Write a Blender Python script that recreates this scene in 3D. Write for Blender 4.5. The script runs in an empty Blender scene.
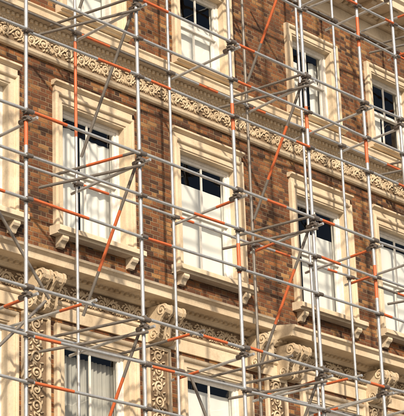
import bpy, math, random
from mathutils import Vector, Matrix
random.seed(7)
scene=bpy.context.scene
COL=scene.collection
# ---------------------------------------------------------------- materials
def newmat(name):
    m=bpy.data.materials.new(name); m.use_nodes=True
    nt=m.node_tree; b=nt.nodes["Principled BSDF"]
    return m,nt,b
class NB:
    def __init__(s,nt): s.nt=nt
    def n(s,t,**k):
        x=s.nt.nodes.new(t)
        for a,v in k.items(): setattr(x,a,v)
        return x
    def l(s,a,b): s.nt.links.new(a,b)
    def m(s,op,a,b=None,c=None):
        x=s.n("ShaderNodeMath",operation=op)
        for i,v in enumerate((a,b,c)):
            if v is None: continue
            if isinstance(v,(int,float)): x.inputs[i].default_value=v
            else: s.l(v,x.inputs[i])
        return x.outputs[0]
    def mix(s,fac,a,b,bt='MIX'):
        x=s.n("ShaderNodeMix",data_type='RGBA',blend_type=bt)
        for i,v in ((0,fac),(6,a),(7,b)):
            if isinstance(v,(int,float)): x.inputs[i].default_value=v
            elif isinstance(v,tuple): x.inputs[i].default_value=(*v,1)
            else: s.l(v,x.inputs[i])
        return x.outputs[2]
    def ramp(s,f,stops):
        x=s.n("ShaderNodeValToRGB"); cr=x.color_ramp
        while len(cr.elements)<len(stops): cr.elements.new(.5)
        for e,(p,c) in zip(cr.elements,stops):
            e.position=p; e.color=(*c,1) if isinstance(c,tuple) else (c,c,c,1)
        s.l(f,x.inputs[0]); return x.outputs[0]
    def noise(s,vec,scale,detail=4,rough=.55,sc=None):
        if sc:
            mp=s.n("ShaderNodeMapping"); mp.inputs['Scale'].default_value=sc; s.l(vec,mp.inputs[0]); vec=mp.outputs[0]
        x=s.n("ShaderNodeTexNoise"); x.inputs['Scale'].default_value=scale; x.inputs['Detail'].default_value=detail; x.inputs['Roughness'].default_value=rough
        s.l(vec,x.inputs['Vector']); return x.outputs[0]
    def bump(s,h,st,dist):
        x=s.n("ShaderNodeBump"); x.inputs['Strength'].default_value=st; x.inputs['Distance'].default_value=dist
        s.l(h,x.inputs['Height']); return x.outputs[0]
    def pos(s): return s.n("ShaderNodeNewGeometry").outputs['Position']

def brick_mat():
    m,nt,b=newmat("stock_brick"); q=NB(nt); P=.285; h=.064
    pos=q.pos(); sp=q.n("ShaderNodeSeparateXYZ")
    wob=q.noise(pos,9,2); 
    q.l(pos,sp.inputs[0]); x0=q.m('ADD',sp.outputs[0],100.0); z0=q.m('ADD',sp.outputs[2],q.m('MULTIPLY',q.m('SUBTRACT',wob,.5),.014))
    x0=q.m('ADD',x0,q.m('MULTIPLY',q.m('SUBTRACT',q.noise(pos,14,2),.5),.022))
    row=q.m('FLOOR',q.m('DIVIDE',z0,h)); par=q.m('MODULO',row,2)
    t=q.m('ADD',q.m('DIVIDE',x0,P),q.m('MULTIPLY',par,.5)); k=q.m('FLOOR',t); fr=q.m('SUBTRACT',t,k)
    isH=q.m('GREATER_THAN',fr,.6667)
    loc=q.m('MULTIPLY',q.m('SUBTRACT',fr,q.m('MULTIPLY',isH,.6667)),P)
    wid=q.m('SUBTRACT',P*.6667,q.m('MULTIPLY',isH,P*.3333))
    dx=q.m('MINIMUM',loc,q.m('SUBTRACT',wid,loc))
    fz=q.m('SUBTRACT',z0,q.m('MULTIPLY',row,h)); dz=q.m('MINIMUM',fz,q.m('SUBTRACT',h,fz))
    d=q.m('MINIMUM',dx,dz)
    mr=q.n("ShaderNodeMapRange",interpolation_type='SMOOTHSTEP'); mr.inputs[1].default_value=.002; mr.inputs[2].default_value=.0075; q.l(d,mr.inputs[0])
    br=mr.outputs[0]
    cv=q.n("ShaderNodeCombineXYZ"); q.l(q.m('ADD',q.m('MULTIPLY',k,2),isH),cv.inputs[0]); q.l(row,cv.inputs[1])
    wn=q.n("ShaderNodeTexWhiteNoise",noise_dimensions='2D'); q.l(cv.outputs[0],wn.inputs[0])
    col=q.ramp(wn.outputs[0],[(0,(.03,.016,.011)),(.16,(.085,.034,.016)),(.34,(.16,.057,.022)),(.58,(.25,.086,.028)),(.82,(.35,.14,.044)),(1,(.47,.26,.10))])
    big=q.noise(pos,.9,5,.65)
    col=q.mix(q.m('MULTIPLY',q.ramp(q.noise(pos,45,4,.75),[(.35,0.0),(.7,1.0)]),.6),col,(.045,.022,.013))
    col=q.mix(q.ramp(big,[(.36,0.0),(.66,.55)]),col,(.075,.033,.018))
    mort=q.mix(q.ramp(q.noise(pos,2.5,4),[(.35,0.0),(.65,1.0)]),(.09,.06,.035),(.30,.22,.135))
    c=q.mix(br,mort,col)
    st=q.ramp(q.noise(pos,3,5,.6,(2.0,1,.4)),[(.52,0.0),(.8,.5)])
    c=q.mix(st,c,(.045,.03,.022))
    q.l(c,b.inputs['Base Color']); b.inputs['Roughness'].default_value=.9
    hh=q.m('ADD',q.m('MULTIPLY',br,.8),q.m('MULTIPLY',q.noise(pos,70,4,.6),.35))
    hh=q.m('ADD',hh,q.m('MULTIPLY',wn.outputs[0],.3))
    q.l(q.bump(hh,.9,.009),b.inputs['Normal'])
    return m
def stone_mat(name,c1,c2,c3,dirt=.5):
    m,nt,b=newmat(name); q=NB(nt); pos=q.pos()
    c=q.mix(q.ramp(q.noise(pos,1.7,5,.6),[(.35,0.0),(.65,1.0)]),c1,c2)
    st=q.ramp(q.noise(pos,2.6,6,.72,(1.2,1.2,.9)),[(.50,0.0),(.78,dirt)])
    c=q.mix(st,c,c3)
    sp=q.ramp(q.noise(pos,38,5,.7),[(.54,0.0),(.8,dirt*.8)])
    c=q.mix(sp,c,c3)
    q.l(c,b.inputs['Base Color']); b.inputs['Roughness'].default_value=.85
    h=q.m('ADD',q.noise(pos,90,5,.7),q.m('MULTIPLY',q.noise(pos,12,3),.8))
    q.l(q.bump(h,.45,.007),b.inputs['Normal']); return m
def paint_mat(name,c,r=.45,var=.15,metal=0.0,dirtc=(.2,.17,.13)):
    m,nt,b=newmat(name); q=NB(nt); pos=q.pos()
    f=q.ramp(q.noise(pos,13,6,.75),[(.42,0.0),(.75,var*3)])
    cc=q.mix(f,c,dirtc); q.l(cc,b.inputs['Base Color']); b.inputs['Metallic'].default_value=metal
    b.inputs['Roughness'].default_value=r
    return m
def glass_mat():
    m,nt,b=newmat("window_glass"); q=NB(nt); nt.nodes.remove(b)
    out=[n for n in nt.nodes if n.type=='OUTPUT_MATERIAL'][0]
    tr=q.n("ShaderNodeBsdfTransparent"); tr.inputs[0].default_value=(.93,.95,.94,1)
    gl=q.n("ShaderNodeBsdfGlossy"); gl.inputs['Roughness'].default_value=.02
    q.l(q.bump(q.noise(q.pos(),2.5,2),.25,.02),gl.inputs['Normal'])
    lw=q.n("ShaderNodeLayerWeight"); lw.inputs[0].default_value=.5
    f2=q.m('ADD',q.m('MULTIPLY',q.m('POWER',lw.outputs['Facing'],5.0),.85),.045)
    mx=q.n("ShaderNodeMixShader"); q.l(f2,mx.inputs[0]); q.l(tr.outputs[0],mx.inputs[1]); q.l(gl.outputs[0],mx.inputs[2]); q.l(mx.outputs[0],out.inputs[0])
    return m
def simple(name,c,r=.8,sc=8,v=.35):
    m,nt,b=newmat(name); q=NB(nt)
    cc=q.mix(q.noise(q.pos(),sc,5,.6),c,tuple(x*(1-v) for x in c)); q.l(cc,b.inputs['Base Color']); b.inputs['Roughness'].default_value=r; return m
BRICK=brick_mat()
STONE=stone_mat("buff_stone",(.72,.62,.47),(.60,.48,.335),(.22,.15,.09),.55)
CARVE=stone_mat("carved_stone",(.66,.55,.40),(.52,.41,.28),(.16,.105,.06),.7)
RECESS=stone_mat("dark_recessed_stone",(.25,.175,.11),(.17,.115,.07),(.07,.045,.03),.7)  # darker brown stone tone for the flat ground behind the carving
SASH=paint_mat("white_sash_paint",(.82,.80,.76),.4,.10)
GLASS=glass_mat()
CURT=simple("white_curtain_fabric",(.82,.83,.84),.9,3,.12)
NET=simple("grey_net_fabric",(.46,.45,.43),.9,4,.3)
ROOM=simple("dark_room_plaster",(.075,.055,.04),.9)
STEEL=paint_mat("galvanised_steel",(.56,.58,.60),.36,.18,.5,(.20,.18,.16))
STEELD=paint_mat("weathered_steel",(.22,.205,.19),.5,.2,.3,(.10,.07,.05))
ORANGE=paint_mat("orange_pole_paint",(.60,.14,.045),.5,.2,0,(.22,.08,.05))
CLAMP=paint_mat("coupler_steel",(.20,.18,.165),.5,.2,.5,(.12,.06,.035))
SLATE=simple("roof_slate",(.05,.052,.058),.6)
LEAD=simple("lead_flashing",(.12,.12,.125),.5)
# ---------------------------------------------------------------- mesh builder
class MB:
    def __init__(s): s.v=[];s.f=[];s.m=[];s.sm=[];s.mats=[]
    def mi(s,mat):
        if mat not in s.mats: s.mats.append(mat)
        return s.mats.index(mat)
    def add(s,vs,fs,mat,smooth=False):
        o=len(s.v); s.v+= [tuple(p) for p in vs]; i=s.mi(mat)
        for f in fs: s.f.append([o+k for k in f]); s.m.append(i); s.sm.append(smooth)
    def box(s,x0,x1,y0,y1,z0,z1,mat):
        vs=[(x0,y0,z0),(x1,y0,z0),(x1,y1,z0),(x0,y1,z0),(x0,y0,z1),(x1,y0,z1),(x1,y1,z1),(x0,y1,z1)]
        s.add(vs,[(0,3,2,1),(4,5,6,7),(0,1,5,4),(1,2,6,5),(2,3,7,6),(3,0,4,7)],mat)
    def extr_x(s,prof,x0,x1,mat,smooth=False):
        """prof: (p,z) list, p protrusion (towards -y), from top to bottom; closed polygon"""
        n=len(prof); vs=[(x0,-p,z) for p,z in prof]+[(x1,-p,z) for p,z in prof]
        fs=[(i,(i+1)%n,n+(i+1)%n,n+i) for i in range(n)]
        s.add(vs,fs,mat,smooth); s.add(vs,[tuple(range(n))[::-1],tuple(range(n,2*n))],mat)
    def tube(s,pts,rads,mat,n=10,caps=True,smooth=True):
        pts=[Vector(p) for p in pts]
        if not hasattr(rads,'__len__'): rads=[rads]*len(pts)
        vs=[];fs=[]; prev=None
        for i,p in enumerate(pts):
            t=(pts[min(i+1,len(pts)-1)]-pts[max(i-1,0)]).normalized()
            if prev is None:
                a=Vector((0,1,0)) if abs(t.y)<.9 else Vector((1,0,0))
            else: a=prev
            u=(a-t*a.dot(t)).normalized(); w=t.cross(u); prev=u
            for k in range(n):
                an=2*math.pi*k/n; vs.append(p+(u*math.cos(an)+w*math.sin(an))*rads[i])
        for i in range(len(pts)-1):
            for k in range(n):
                k2=(k+1)%n; fs.append((i*n+k,i*n+k2,(i+1)*n+k2,(i+1)*n+k))
        s.add(vs,fs,mat,smooth)
        if caps:
            s.add(vs[:n],[tuple(range(n))[::-1]],mat); s.add(vs[-n:],[tuple(range(n))],mat)
    def blob(s,c,rx,ry,rz,mat,rot=0,nu=8,nv=5):
        vs=[];fs=[]
        for j in range(nv+1):
            ph=math.pi*j/nv
            for i in range(nu):
                th=2*math.pi*i/nu
                x=rx*math.cos(ph); a=math.sin(ph)
                y=ry*a*math.cos(th); z=rz*a*math.sin(th)
                vs.append((c[0]+x*math.cos(rot)-z*math.sin(rot),c[1]+y,c[2]+x*math.sin(rot)+z*math.cos(rot)))
        for j in range(nv):
            for i in range(nu):
                i2=(i+1)%nu; fs.append((j*nu+i,j*nu+i2,(j+1)*nu+i2,(j+1)*nu+i))
        s.add(vs,fs,mat,True)
    def mesh(s,name):
        me=bpy.data.meshes.new(name); me.from_pydata(s.v,[],s.f)
        for m in s.mats: me.materials.append(m)
        me.polygons.foreach_set('material_index',s.m); me.polygons.foreach_set('use_smooth',s.sm)
        me.update(); return me
    def obj(s,name,parent=None,loc=(0,0,0),bevel=0):
        return mkobj(name,s.mesh(name),parent,loc,bevel)
def mkobj(name,me,parent=None,loc=(0,0,0),bevel=0):
    o=bpy.data.objects.new(name,me); COL.objects.link(o); o.location=loc
    if parent: o.parent=parent
    if bevel:
        b=o.modifiers.new("bevel",'BEVEL'); b.width=bevel; b.segments=2; b.limit_method='ANGLE'; b.angle_limit=math.radians(40)
    return o
def empty(name):
    o=bpy.data.objects.new(name,None); COL.objects.link(o); return o
BLD=empty("victorian_brick_building"); SCA=empty("scaffolding")
# ---------------------------------------------------------------- layout
XC=[-13.9,-11.4,-9.05,-6.7,-4.40,-2.22,.13,2.79,4.90,7.25,9.6,11.95,14.3]
XL,XR=-15.5,16.0
ROWS={ # name: (outer half width, opening half w, zbot, ztop opening)
 'A':(.66,.49,13.16,14.46),'B':(.76,.595,9.86,11.68),'C':(.76,.595,6.05,8.38),'D':(.80,.62,1.3,4.1)}
# ---------------------------------------------------------------- wall
w=MB()
zb=sorted(set([0,16.2]+[v for r in ROWS.values() for v in (r[2],r[3])]))
def inopen(xm,zm):
    for r in ROWS.values():
        if r[2]<zm<r[3]:
            for c in XC:
                if abs(xm-c)<r[1]+.01: return True
    return False
for i in range(len(zb)-1):
    z0,z1=zb[i],zb[i+1]; zm=(z0+z1)/2; row=[r for r in ROWS.values() if r[2]<zm<r[3]]
    xs=[XL,XR]
    if row:
        for c in XC: xs+=[c-row[0][1]-.01,c+row[0][1]+.01]
    xs=sorted(xs)
    for j in range(len(xs)-1):
        if row and inopen((xs[j]+xs[j+1])/2,zm): continue
        w.add([(xs[j],0,z0),(xs[j+1],0,z0),(xs[j+1],0,z1),(xs[j],0,z1)],[(0,1,2,3)],BRICK)
w.add([(XL,0,0),(XL,10,0),(XL,10,16.2),(XL,0,16.2)],[(0,3,2,1)],BRICK)
w.add([(XR,0,0),(XR,10,0),(XR,10,16.2),(XR,0,16.2)],[(0,1,2,3)],BRICK)
w.add([(XL,10,0),(XR,10,0),(XR,10,16.2),(XL,10,16.2)],[(0,3,2,1)],BRICK)
w.obj("brick_wall",BLD)
# ---------------------------------------------------------------- window units
def usweep(mb,prof,hw,z0,z1,mat):
    vs=[];n=len(prof)
    for (u,p) in prof:
        vs+=[(-hw-u,-p,z0),(-hw-u,-p,z1+u),(hw+u,-p,z1+u),(hw+u,-p,z0)]
    fs=[]
    for i in range(n-1):
        for k in range(3):
            fs.append((i*4+k,i*4+k+1,(i+1)*4+k+1,(i+1)*4+k))
    mb.add(vs,fs,mat)
    mb.add([vs[i*4] for i in range(n)],[tuple(range(n))],mat); mb.add([vs[i*4+3] for i in range(n)],[tuple(range(n))[::-1]],mat)
def surround(rw):
    ow,hw,z0,z1=ROWS[rw]; h=z1-z0; mb=MB(); A=ow-hw
    prof=[(0,-.24),(0,.03),(.022,.03),(.027,.048),(A*.62,.048),(A*.66,.075),(A*.74,.085),(A*.92,.085),(A,.065),(A,-.01)]
    usweep(mb,prof,hw,0,h,STONE)
    if rw in 'B':
        zt=h+A+.002
        mb.extr_x([(0,zt),(.045,zt),(.045,zt+.085),(0,zt+.085)],-ow+.012,ow-.012,STONE)
        z=zt+.087
        mb.extr_x([(0,z),(.05,z),(.06,z+.015),(.095,z+.03),(.105,z+.033),(.105,z+.062),(.08,z+.07),(0,z+.075)],-ow-.02,ow+.02,STONE)
    # sill
    sp={'A':.15,'B':.20,'C':.16,'D':.16}[rw]; sx={'A':.03,'B':.06,'C':.02,'D':.02}[rw]
    mb.extr_x([(-.24,0),(-.24,-.11),(sp-.05,-.11),(sp-.045,-.085),(sp,-.075),(sp,-.012),(sp-.015,0),(.0,.02),(-.1,.02)],-ow-sx,ow+sx,STONE)
    if rw in 'BD':
        for sgn in (-1,1):
            c=sgn*(ow-.10)
            pr=[(0,-.112),(.14,-.112),(.145,-.15),(.125,-.18),(.09,-.20),(.07,-.23),(.055,-.26),(0,-.265)]
            mb.extr_x(pr,c-.055,c+.055,STONE)
    return mb.mesh("surround_"+rw)
def sash(rw):
    ow,hw,z0,z1=ROWS[rw]; h=z1-z0; mb=MB()
    y=.10
    fw=.045
    mb.box(-hw,-hw+fw,y-.02,y+.12,.02,h,SASH); mb.box(hw-fw,hw,y-.02,y+.12,.02,h,SASH)
    mb.box(-hw+fw,hw-fw,y-.02,y+.12,h-fw,h,SASH); mb.box(-hw+fw,hw-fw,y-.02,y+.14,.02,.06,SASH)
    a=hw-fw; mid=h*.52
    def leaf(za,zc,yy,horn):
        st=.045
        mb.box(-a,-a+st,yy,yy+.035,za,zc,SASH); mb.box(a-st,a,yy,yy+.035,za,zc,SASH)
        mb.box(-a+st,a-st,yy+.002,yy+.033,zc-.045,zc,SASH); mb.box(-a+st,a-st,yy+.002,yy+.033,za,za+(.07 if not horn else .045),SASH)
        mb.box(-.014,.014,yy+.006,yy+.028,za+.045,zc-.045,SASH)
    leaf(mid-.02,h-fw,y,True); leaf(.06,mid+.02,y+.045,False)
    g=MB()
    g.add([(-a,y+.018,mid),(a,y+.018,mid),(a,y+.018,h-fw),(-a,y+.018,h-fw)],[(0,1,2,3)],GLASS)
    g.add([(-a,y+.063,.06),(a,y+.063,.06),(a,y+.063,mid),(-a,y+.063,mid)],[(0,1,2,3)],GLASS)
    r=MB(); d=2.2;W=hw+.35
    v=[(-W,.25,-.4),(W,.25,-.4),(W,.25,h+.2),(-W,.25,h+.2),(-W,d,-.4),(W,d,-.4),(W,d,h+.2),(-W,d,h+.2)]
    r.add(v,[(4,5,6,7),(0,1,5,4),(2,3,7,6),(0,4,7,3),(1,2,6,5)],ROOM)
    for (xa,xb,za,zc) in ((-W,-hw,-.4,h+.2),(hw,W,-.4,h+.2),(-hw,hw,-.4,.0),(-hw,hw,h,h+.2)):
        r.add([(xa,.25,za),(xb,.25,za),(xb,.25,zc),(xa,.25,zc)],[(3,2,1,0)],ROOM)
    return mb.mesh("sash_"+rw),g.mesh("glass_"+rw),r.mesh("room_"+rw)
def curtain(x0,x1,z0,z1,mat,amp=.018,wl=.09,y=.275):
    mb=MB(); n=max(8,int((x1-x0)/wl*8)); vs=[];ph=random.random()*6
    for i in range(n+1):
        x=x0+(x1-x0)*i/n
        o=amp*(math.sin((x)/wl*2*math.pi+ph)+.5*math.sin(x/wl*2.7+ph*2))
        vs+=[(x,y+o,z0),(x,y+o*.8,z1)]
    mb.add(vs,[(2*i,2*i+2,2*i+3,2*i+1) for i in range(n)],mat,True)
    return mb
UN={r:(surround(r),)+sash(r) for r in ROWS}
for rw,(ow,hw,z0,z1) in ROWS.items():
    h=z1-z0
    for i,c in enumerate(XC):
        wdw=empty("window"); wdw.parent=BLD; wdw.location=(c,0,z0)
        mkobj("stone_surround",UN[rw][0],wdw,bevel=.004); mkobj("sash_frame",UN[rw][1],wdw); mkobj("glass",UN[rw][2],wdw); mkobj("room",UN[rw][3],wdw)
        key=(rw,i)
        spec={('B',5):[('c',-1,-.1,0,.92),('c',.02,1,0,.88)],('B',6):[('b',-1,1,0,.80)],('B',7):[('b',-.35,1,0,.76)],('B',8):[('b',-1,1,0,.9)],('B',4):[('c',-.2,1,0,1)],
              ('A',6):[('b',-1,1,0,.68)],('A',7):[('b',-.85,-.1,0,.8),('c',.6,1,0,.9)],('A',8):[('b',-1,.1,0,.55)],('A',5):[('b',-1,1,0,.8)],
              ('C',5):[('n',-1,1,0,.95)],('C',6):[('b',-1,1,0,.93)],('C',7):[('c',-1,.5,0,1)],('C',8):[('n',-1,1,0,1)]}.get(key)
        if spec is None: spec=[random.choice([('c',-1,1,0,.9),('b',-1,1,0,.7),('n',-1,1,0,1),('c',-1,-.3,0,1)])]
        for (k,a,b,e,f) in spec:
            if k=='b': mb=curtain(a*hw,b*hw,h*e,h*f,CURT,.003,.3,.25)
            elif k=='c': mb=curtain(a*hw,b*hw,h*e,h*f,CURT,.013,.15)
            else: mb=curtain(a*hw,b*hw,h*e,h*f,NET,.02,.08)
            mb.obj("curtain",wdw)
# ---------------------------------------------------------------- ornament helpers
def spiral(mb,cx,cz,r,a0,turn,y,mat,th=.02,sq=1.0):
    pts=[];rad=[];N=16
    for i in range(N+1):
        t=i/N; a=a0+turn*t*2*math.pi; rr=r*(1-t)**.85+.012*t
        pts.append((cx+rr*math.cos(a),y,cz+sq*rr*math.sin(a))); rad.append(th*(1-.45*t))
    mb.tube(pts,rad,mat,5,False); mb.blob((cx,y-.008,cz),.024,.024,.024,mat)
def rinceau(mb,x0,x1,zc,H,L,y):
    n=int(round((x1-x0)/L)); L=(x1-x0)/n; R=H*.34
    N=n*8; pts=[(x0+(x1-x0)*i/N,y,zc+H*.30*math.sin(math.pi*(i/8.0))*1.0) for i in range(N+1)]
    mb.tube(pts,.013,CARVE,5,False)
    for i in range(n):
        s=1 if i%2 else -1; cx=x0+(i+.5)*L
        j=random.uniform(-.006,.006)
        spiral(mb,cx,zc+j,R*random.uniform(.9,1.04),math.pi+random.uniform(-.3,.3),1.5*s,y,CARVE,.018)
        for a,l in ((.3,.04),(.7,.055),(1.1,.045),(1.6,.055),(2.2,.055),(2.7,.04),(3.9,.05),(4.5,.05),(5.2,.055),(5.8,.04)):
            aa=a*s+random.uniform(-.15,.15); rr=R*random.uniform(1.1,1.3)
            mb.blob((cx+rr*math.cos(aa),y-.004,zc+rr*math.sin(aa)*.9),l*random.uniform(.5,.7),.018,.014,CARVE,aa+.9*s+random.uniform(-.3,.3),6,4)
        px=x0+i*L
        for k in (-2,-1,0,1,2):
            aa=math.pi/2*(-s)+k*.45; mb.blob((px+.05*math.cos(aa),y,zc+.07*math.sin(aa)),.04,.018,.011,CARVE,aa,6,4)
def dentils(mb,x0,x1,z0,z1,p0,p1,wd,pitch):
    n=int((x1-x0)/pitch)
    for i in range(n):
        x=x0+(i+.5)*pitch; mb.box(x-wd/2,x+wd/2,-p1,-p0+.005,z0,z1,STONE)
def eggs(mb,x0,x1,z,p,pitch,r):
    n=int((x1-x0)/pitch)
    for i in range(n): mb.blob((x0+(i+.5)*pitch,-p,z),r,r*.8,r*1.25,CARVE,0,6,4)
# ---------------------------------------------------------------- upper string cornice
m=MB()
m.extr_x([(0,12.25),(.05,12.25),(.075,12.28),(.075,12.315),(.05,12.335),(.03,12.345),(0,12.345)],XL,XR,STONE)
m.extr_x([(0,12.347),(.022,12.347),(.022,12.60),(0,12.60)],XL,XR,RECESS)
m.extr_x([(0,12.602),(.06,12.602),(.07,12.62),(.07,12.64),(.10,12.66),(.10,12.715),(.15,12.73),(.17,12.745),(.25,12.745),(.25,12.735),(.27,12.735),(.275,12.81),(.30,12.835),(.30,12.855),(.27,12.87),(.05,12.90),(0,12.90)],XL,XR,STONE)
m.extr_x([(0,12.902),(.045,12.902),(.045,13.03),(0,13.03)],XL,XR,STONE)
m.obj("string_cornice",BLD,bevel=.004)
m=MB(); rinceau(m,XL,XR,12.475,.235,.235,-.03); m.obj("carved_frieze",BLD)
m=MB(); dentils(m,XL,XR,12.665,12.71,.10,.135,.045,.085); eggs(m,XL,XR,12.63,.075,.07,.022); m.obj("dentil_course",BLD)
# ---------------------------------------------------------------- first floor cornice (two houses)
def house_cornice(x0,x1,dp,dz):
    m=MB()
    m.extr_x([(0,8.80),(.04,8.80),(.06,8.82),(.06,8.85),(.035,8.865),(0,8.865)],x0,x1,STONE)
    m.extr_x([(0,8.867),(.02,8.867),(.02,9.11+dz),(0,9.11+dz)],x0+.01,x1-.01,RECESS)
    z=dz
    m.extr_x([(0,9.112+z),(.07,9.112+z),(.09,9.135+z),(.12,9.15+z),(.12,9.185+z),(.20,9.20+z),(.33+dp,9.20+z),(.33+dp,9.19+z),(.36+dp,9.19+z),(.365+dp,9.27+z),(.40+dp,9.30+z),(.42+dp,9.31+z),(.42+dp,9.345+z),(.37+dp,9.36+z),(.06,9.42+z),(0,9.42+z)],x0,x1,STONE)
    m.obj("balcony_cornice",BLD,bevel=.004)
    m=MB(); dentils(m,x0,x1,9.155+z,9.192+z,.12,.16,.05,.10); m.obj("dentil_course",BLD)
    m=MB(); m.extr_x([(.02,9.422+z),(.36+dp,9.362+z),(.36+dp,9.372+z),(.02,9.435+z)],x0+.02,x1-.02,LEAD); m.obj("lead_flashing",BLD)
house_cornice(XL,1.12,0,0); house_cornice(1.42,XR,.06,-.03)
m=MB(); rinceau(m,XL,1.12,8.985,.23,.24,-.03); rinceau(m,1.42,XR,8.975,.22,.24,-.03); m.obj("carved_frieze",BLD)
m=MB(); m.extr_x([(0,8.62),(.03,8.62),(.03,8.798),(0,8.798)],XL,XR,STONE); m.obj("architrave_band",BLD)
# consoles
def console():
    mb=MB()
    pr=[(0,0),(.34,0),(.365,-.03),(.37,-.08),(.35,-.125),(.31,-.155),(.27,-.19),(.235,-.24),(.21,-.30),(.20,-.35),(.19,-.40),(.17,-.44),(.13,-.47),(.08,-.475),(.0,-.48)]
    for k,(a,b,s) in enumerate(((-.085,-.045,0),(-.04,.04,-.018),(.045,.085,0))):
        mb.extr_x([(max(0,p+s) if p>0 else 0,z+ (0 if p==0 else 0)) for p,z in pr],a,b,CARVE)
    for sx in (-.088,.088):
        for (py,pz,r) in ((.275,-.085,.075),(.12,-.395,.06)):
            pts=[];N=20
            for i in range(N+1):
                t=i/N;a=t*3.2*math.pi; rr=r*(1-t)+.008
                pts.append((sx,-(py+rr*math.cos(a)),pz+rr*math.sin(a)))
            mb.tube(pts,[.011]*len(pts),CARVE,5,False)
            mb.blob((sx,-py,pz),.018,.02,.02,CARVE)
    for i in range(5):
        z=-.16-.06*i; p=.30-.045*i if i<3 else .215-.01*i
        for s in (-1,1): mb.blob((s*.022,-p,z),.035,.03,.016,CARVE,s*.9,6,4)
    return mb.mesh("console_bracket")
CON=console()
piers=[]
for i in range(len(XC)-1): piers.append((XC[i]+XC[i+1])/2)
for c in piers:
    offs=(-.115,.115)
    if abs(c-(XC[6]+XC[7])/2)<.01: cs=[.95,1.58,1.81]
    else: cs=[c+o for o in offs]
    for x in cs: mkobj("console_bracket",CON,BLD,(x,-.02,9.105 if x<1.4 else 9.075),.004)
# carved pilasters in the lower row
m=MB(); g=MB()
for c in piers:
    hw=.235; 
    m.extr_x([(0,5.9),(.05,5.9),(.05,8.60),(0,8.60)],c-hw,c-hw+.05,STONE); m.extr_x([(0,5.9),(.05,5.9),(.05,8.60),(0,8.60)],c+hw-.05,c+hw,STONE)
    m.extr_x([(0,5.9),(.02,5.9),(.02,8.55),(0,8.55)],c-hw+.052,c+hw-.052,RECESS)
    m.extr_x([(0,8.552),(.05,8.552),(.05,8.60),(0,8.60)],c-hw+.052,c+hw-.052,STONE)
    z=6.1;s=1
    while z<8.5:
        spiral(g,c,z,.085,-math.pi/2,1.5*s,-.03,CARVE,.018)
        for a in (.5,1.0,1.6,2.4,3.0,3.6,4.3,5.6): g.blob((c+.115*math.cos(a+random.uniform(-.2,.2)),-.03,z+.115*math.sin(a)),.034,.016,.013,CARVE,a+.8+random.uniform(-.4,.4),6,4)
        z+=.215; s=-s
m.obj("pilaster_frame",BLD,bevel=.004); g.obj("carved_pilaster_panel",BLD)
m=MB(); m.box(1.17,1.37,-.10,0,8.802,9.40,STONE); m.obj("party_block",BLD,bevel=.006)
# ---------------------------------------------------------------- eaves cornice and roof
m=MB()
m.extr_x([(0,15.12),(.05,15.12),(.08,15.15),(.08,15.18),(.05,15.20),(0,15.20)],XL,XR,STONE)
m.extr_x([(0,15.202),(.04,15.202),(.04,15.40),(0,15.40)],XL,XR,STONE)
m.extr_x([(0,15.402),(.10,15.402),(.14,15.44),(.14,15.50),(.20,15.53),(.55,15.53),(.55,15.51),(.58,15.51),(.59,15.62),(.64,15.66),(.64,15.70),(.1,15.76),(0,15.76)],XL,XR,STONE)
m.obj("eaves_cornice",BLD,bevel=.004)
m=MB(); dentils(m,XL,XR,15.445,15.495,.14,.21,.07,.14); 
n=int((XR-XL)/.6)
for i in range(n):
    x=XL+(i+.5)*.6; m.extr_x([(.14,15.527),(.50,15.527),(.50,15.49),(.46,15.46),(.30,15.44),(.22,15.40),(.14,15.39)],x-.06,x+.06,STONE)
m.obj("eaves_brackets",BLD)
m=MB()
m.add([(XL,-.05,15.77),(XR,-.05,15.77),(XR,1.2,18.2),(XL,1.2,18.2)],[(0,1,2,3)],SLATE)
m.add([(XL,1.2,18.2),(XR,1.2,18.2),(XR,10,18.6),(XL,10,18.6)],[(0,1,2,3)],SLATE)
m.add([(XL,-.05,15.77),(XL,1.2,18.2),(XL,10,18.6),(XL,10,15.77)],[(0,1,2,3)],SLATE)
m.add([(XR,-.05,15.77),(XR,1.2,18.2),(XR,10,18.6),(XR,10,15.77)],[(3,2,1,0)],SLATE)
m.add([(XL,10,15.77),(XR,10,15.77),(XR,10,18.6),(XL,10,18.6)],[(3,2,1,0)],SLATE)
m.obj("mansard_roof",BLD)
# ---------------------------------------------------------------- scaffolding
YO,YI=-1.70,-.50; R=.025
XS=[-14.2,-12.4,-10.6,-8.8,-6.95,-5.02,-3.08,-1.22,.41,1.79,2.72,4.4,6.2,8.0,9.8,11.6,13.4]
LIFT=[1.6,3.79,5.98,8.17,10.37,12.56,14.75]
TOP=17.0
def pole(mb,a,b,bands=(),mat=None,r=R):
    a=Vector(a);b=Vector(b); mat=mat or STEEL
    cuts=[0]
    for t0,t1 in bands: cuts+=[t0,t1]
    cuts+=[1]; 
    for i in range(len(cuts)-1):
        if cuts[i+1]-cuts[i]<1e-4: continue
        mb.tube([a.lerp(b,cuts[i]),a.lerp(b,cuts[i+1])],r if i%2==0 else r*1.02,ORANGE if i%2 else mat,12,True)
def clamp(mb,p,axis='x',mat=None,k=1.0):
    x,y,z=p; C=mat or CLAMP
    mb.tube([(x,y,z-.03*k),(x,y,z+.03*k)],.038*k,C,10)
    mb.box(x-.03*k,x+.03*k,y-.06*k,y-.02,z-.025*k,z+.025*k,C)
    mb.tube([(x+.02,y-.085*k,z),(x+.02,y-.03,z)],.011*k,STEELD,6)
    mb.tube([(x-.046,y+.02,z+.01),(x-.046,y-.05,z+.01)],.010*k,STEELD,6)
    if axis=='y': mb.tube([(x,y+.02,z-.02),(x,y+.10,z-.02)],.036*k,C,10)
    if axis=='x': mb.tube([(x-.055*k,y-.06,z),(x+.055*k,y-.06,z)],.032*k,C,10)
std=MB(); led=MB(); grd=MB(); trn=MB(); brc=MB(); cpl=MB()
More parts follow.
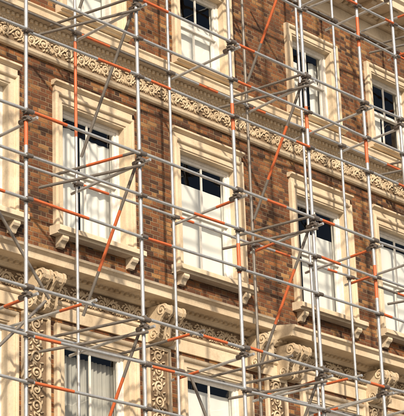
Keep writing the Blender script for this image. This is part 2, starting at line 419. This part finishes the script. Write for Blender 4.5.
OB={-5.02:[(9.95,10.35)],-1.22:[(11.25,11.65),(9.2,9.62)],.41:[(11.75,12.1)],1.79:[(13.5,14.0),(11.6,12.0),(9.5,10.0)],-3.08:[]}
def zb_(l,z0,z1): return [((a-z0)/(z1-z0),(b-z0)/(z1-z0)) for a,b in sorted(l)]
for x in XS:
    l=OB.get(x)
    if l is None: z=random.uniform(9,11); l=[(z,z+.5)]
    pole(std,(x,YO,.02),(x+random.uniform(-.02,.02),YO+random.uniform(-.02,.02),TOP),zb_(l,.02,TOP))
    xi=x+(.12 if x==.41 else .05)
    l2=[(11.0,12.4)] if x==-3.08 else []
    pole(std,(xi,YI,.02),(xi+random.uniform(-.02,.02),YI,TOP),zb_(l2,.02,TOP),STEEL if x!=.41 else STEELD,R*.86)
    for yy,xx in ((YO,x),(YI,xi)): std.box(xx-.08,xx+.08,yy-.08,yy+.08,.0,.015,CLAMP)
def bandpick():
    r=random.random()
    if r<.34: return [(0.04,random.uniform(.18,.36))]
    if r<.46: return [(random.uniform(.66,.8),.97)]
    if r<.54: return [(.35,.6)]
    return []
FORCE={(6,9.25):[(0.03,.26)],(5,9.25):[(0.03,.50)],(5,10.37):[(.04,.32)],(6,12.56):[(.03,.30)],(6,7.62):[(.02,.3)],(6,9.8):[(.5,.82)],(4,7.07):[(.6,.99)],(7,12.56):[(.08,.28)],
 (5,9.8):[],(5,7.6):[(.04,.25)],(8,10.37):[(.1,.3)],(6,10.37):[],(5,8.17):[],(6,8.17):[(.55,.8)],(7,8.17):[(.02,.2)],(6,11.99):[],(6,11.44):[(.1,.3)],(5,11.99):[],(5,11.44):[(.6,.9)],(5,12.56):[(.1,.3)],(4,8.17):[],(4,9.25):[(.5,.8)]}
for i in range(len(XS)-1):
    x0,x1=XS[i],XS[i+1]
    for L in LIFT:
        for (z,kind) in ((L,'l'),(L-.57,'g'),(L-1.12,'g')):
            zz=round(z,2); b=FORCE.get((i,zz))
            if b is None: b=bandpick()
            d=random.uniform(-.018,.018)
            pole(led if kind=='l' else grd,(x0,YO-.053,z+d),(x1,YO-.053,z-d),b,STEEL,R*.78 if kind=='g' else R*.84)
        b=bandpick(); e=random.uniform(-.02,.02)
        pole(led,(x0+.05,YI-.05,L-.05+e),(x1+.05,YI-.05,L-.05-e),b,random.choice([STEEL,STEELD]),R*.76)
for x in XS:
    xi=x+(.12 if x==.41 else .05)
    for L in LIFT:
        clamp(cpl,(x,YO,L),'x'); clamp(cpl,(x,YO,L-.08),'y')
        clamp(cpl,(xi,YI,L-.05),'x',None,.9)
        for z in (L-.57,L-1.12): clamp(cpl,(x,YO,z),'x',CLAMP,.85)
        ov=random.uniform(.05,.25)
        pole(trn,(xi+.06,YI+ov,L-.12),(x+.055,YO-.14,L-.09),random.choice([[],[],[(.6,.9)],[(.05,.35)]]),STEEL,R*.8)
        if x in(-12.4,-8.8,-3.08,.41,4.4,8.0):
            pole(trn,(xi-.55,YI+.12,L-.20),(x-.02,YO-.10,L-.17),[],STEELD,R*.8)
            pole(trn,(xi-.25,YI+.2,L+.07),(x-.03,YO-.08,L+.03),[(.4,.8)] if L==10.37 and x==-3.08 else [],STEELD,R*.78)
for i in range(0,len(XS)-1):
    xm=(XS[i]+XS[i+1])/2
    for j,L in enumerate(LIFT):
        if (i*3+j*2)%3==0: pole(trn,(xm,YI+.18,L+.04),(xm+.02,YO-.15,L+.03),random.choice([[],[],[(.6,.85)]]),random.choice([STEEL,STEELD]),R*.76)
for x in (-12.4,-8.8,-3.08,.41,4.4,8.0,11.6):
    for L in LIFT[1:]:
        pole(brc,(x+.055,YO+.05,L+.02),(x+.10,YI-.05,L-1.85),[(.34,.72)] if (x,L)!=(-3.08,12.56) else [],STEELD,R*.84)
for (a,b) in (((-4.6,YI-.1,9.7),(-3.62,YI-.1,8.6)),((-4.7,YI-.12,7.6),(-3.7,YI-.12,8.55)),((-1.05,YI-.1,8.1),(-.55,YI-.1,7.2)),((4.4,YI-.1,12.5),(6.2,YI-.1,10.4))):
    pole(brc,a,b,[],STEELD,R*.84)
std.obj("standards",SCA); led.obj("ledgers",SCA); grd.obj("guard_rails",SCA); trn.obj("transoms",SCA); brc.obj("braces",SCA); cpl.obj("couplers",SCA,bevel=0)
# ---------------------------------------------------------------- ground
ASP=simple("asphalt",(.05,.05,.052),.9,30); PAV=simple("paving_stone",(.28,.27,.25),.85,6); GRD=simple("bare_ground",(.12,.11,.09),.95,2); LINE=simple("road_paint",(.75,.74,.70),.6)
def sheet(name,x0,x1,y0,y1,z,mat):
    mb=MB(); mb.add([(x0,y0,z),(x1,y0,z),(x1,y1,z),(x0,y1,z)],[(0,1,2,3)],mat); return mb.obj(name)
sheet("ground",-1500,1500,-1500,1500,-.14,GRD)
sheet("road",-300,300,-14,-4,-.134,ASP)
mb=MB(); mb.box(-300,300,-4,-.0,-.139,0,PAV); mb.obj("pavement")
mb=MB(); mb.box(-300,300,-20,-14.0,-.139,0,PAV); mb.obj("pavement")
mb=MB()
for i in range(-40,40): mb.add([(i*6,-9.06,-.129),(i*6+3,-9.06,-.129),(i*6+3,-8.94,-.129),(i*6,-8.94,-.129)],[(0,1,2,3)],LINE)
mb.obj("road_marking")
# ---------------------------------------------------------------- light
sd=Vector((-.50,-.70,.54)).normalized()
el=math.asin(sd.z); az=math.atan2(sd.x,sd.y)
W=bpy.data.worlds.new("World"); scene.world=W; W.use_nodes=True
nt=W.node_tree; bg=nt.nodes["Background"]; sk=nt.nodes.new("ShaderNodeTexSky"); sk.sky_type='NISHITA'; sk.sun_disc=False
sk.sun_elevation=el; sk.sun_rotation=az; sk.dust_density=4.0; nt.links.new(sk.outputs[0],bg.inputs[0]); bg.inputs[1].default_value=.11
ld=bpy.data.lights.new("sun","SUN"); ld.energy=5.0; ld.angle=math.radians(1.8); ld.color=(1,.85,.65)
lo=bpy.data.objects.new("sun",ld); COL.objects.link(lo); lo.rotation_euler=(-sd).to_track_quat('-Z','Y').to_euler(); lo.location=sd*60
# ---------------------------------------------------------------- camera
f=1767.0
X=Vector((1698,-601,-f)).normalized(); Zv=Vector((-172,4708,-f)); Z=(Zv-X*Zv.dot(X)).normalized(); Y=Z.cross(X)
M=Matrix((X,Y,Z))
cam=bpy.data.cameras.new("camera"); co=bpy.data.objects.new("camera",cam); COL.objects.link(co)
co.matrix_world=Matrix.Translation((-18.558,-16.470,1.6))@M.to_4x4()
cam.sensor_width=36; cam.lens=f/404*36; cam.clip_end=5000
scene.camera=co
scene.view_settings.view_transform='Standard'; scene.view_settings.look='None'; scene.view_settings.exposure=0
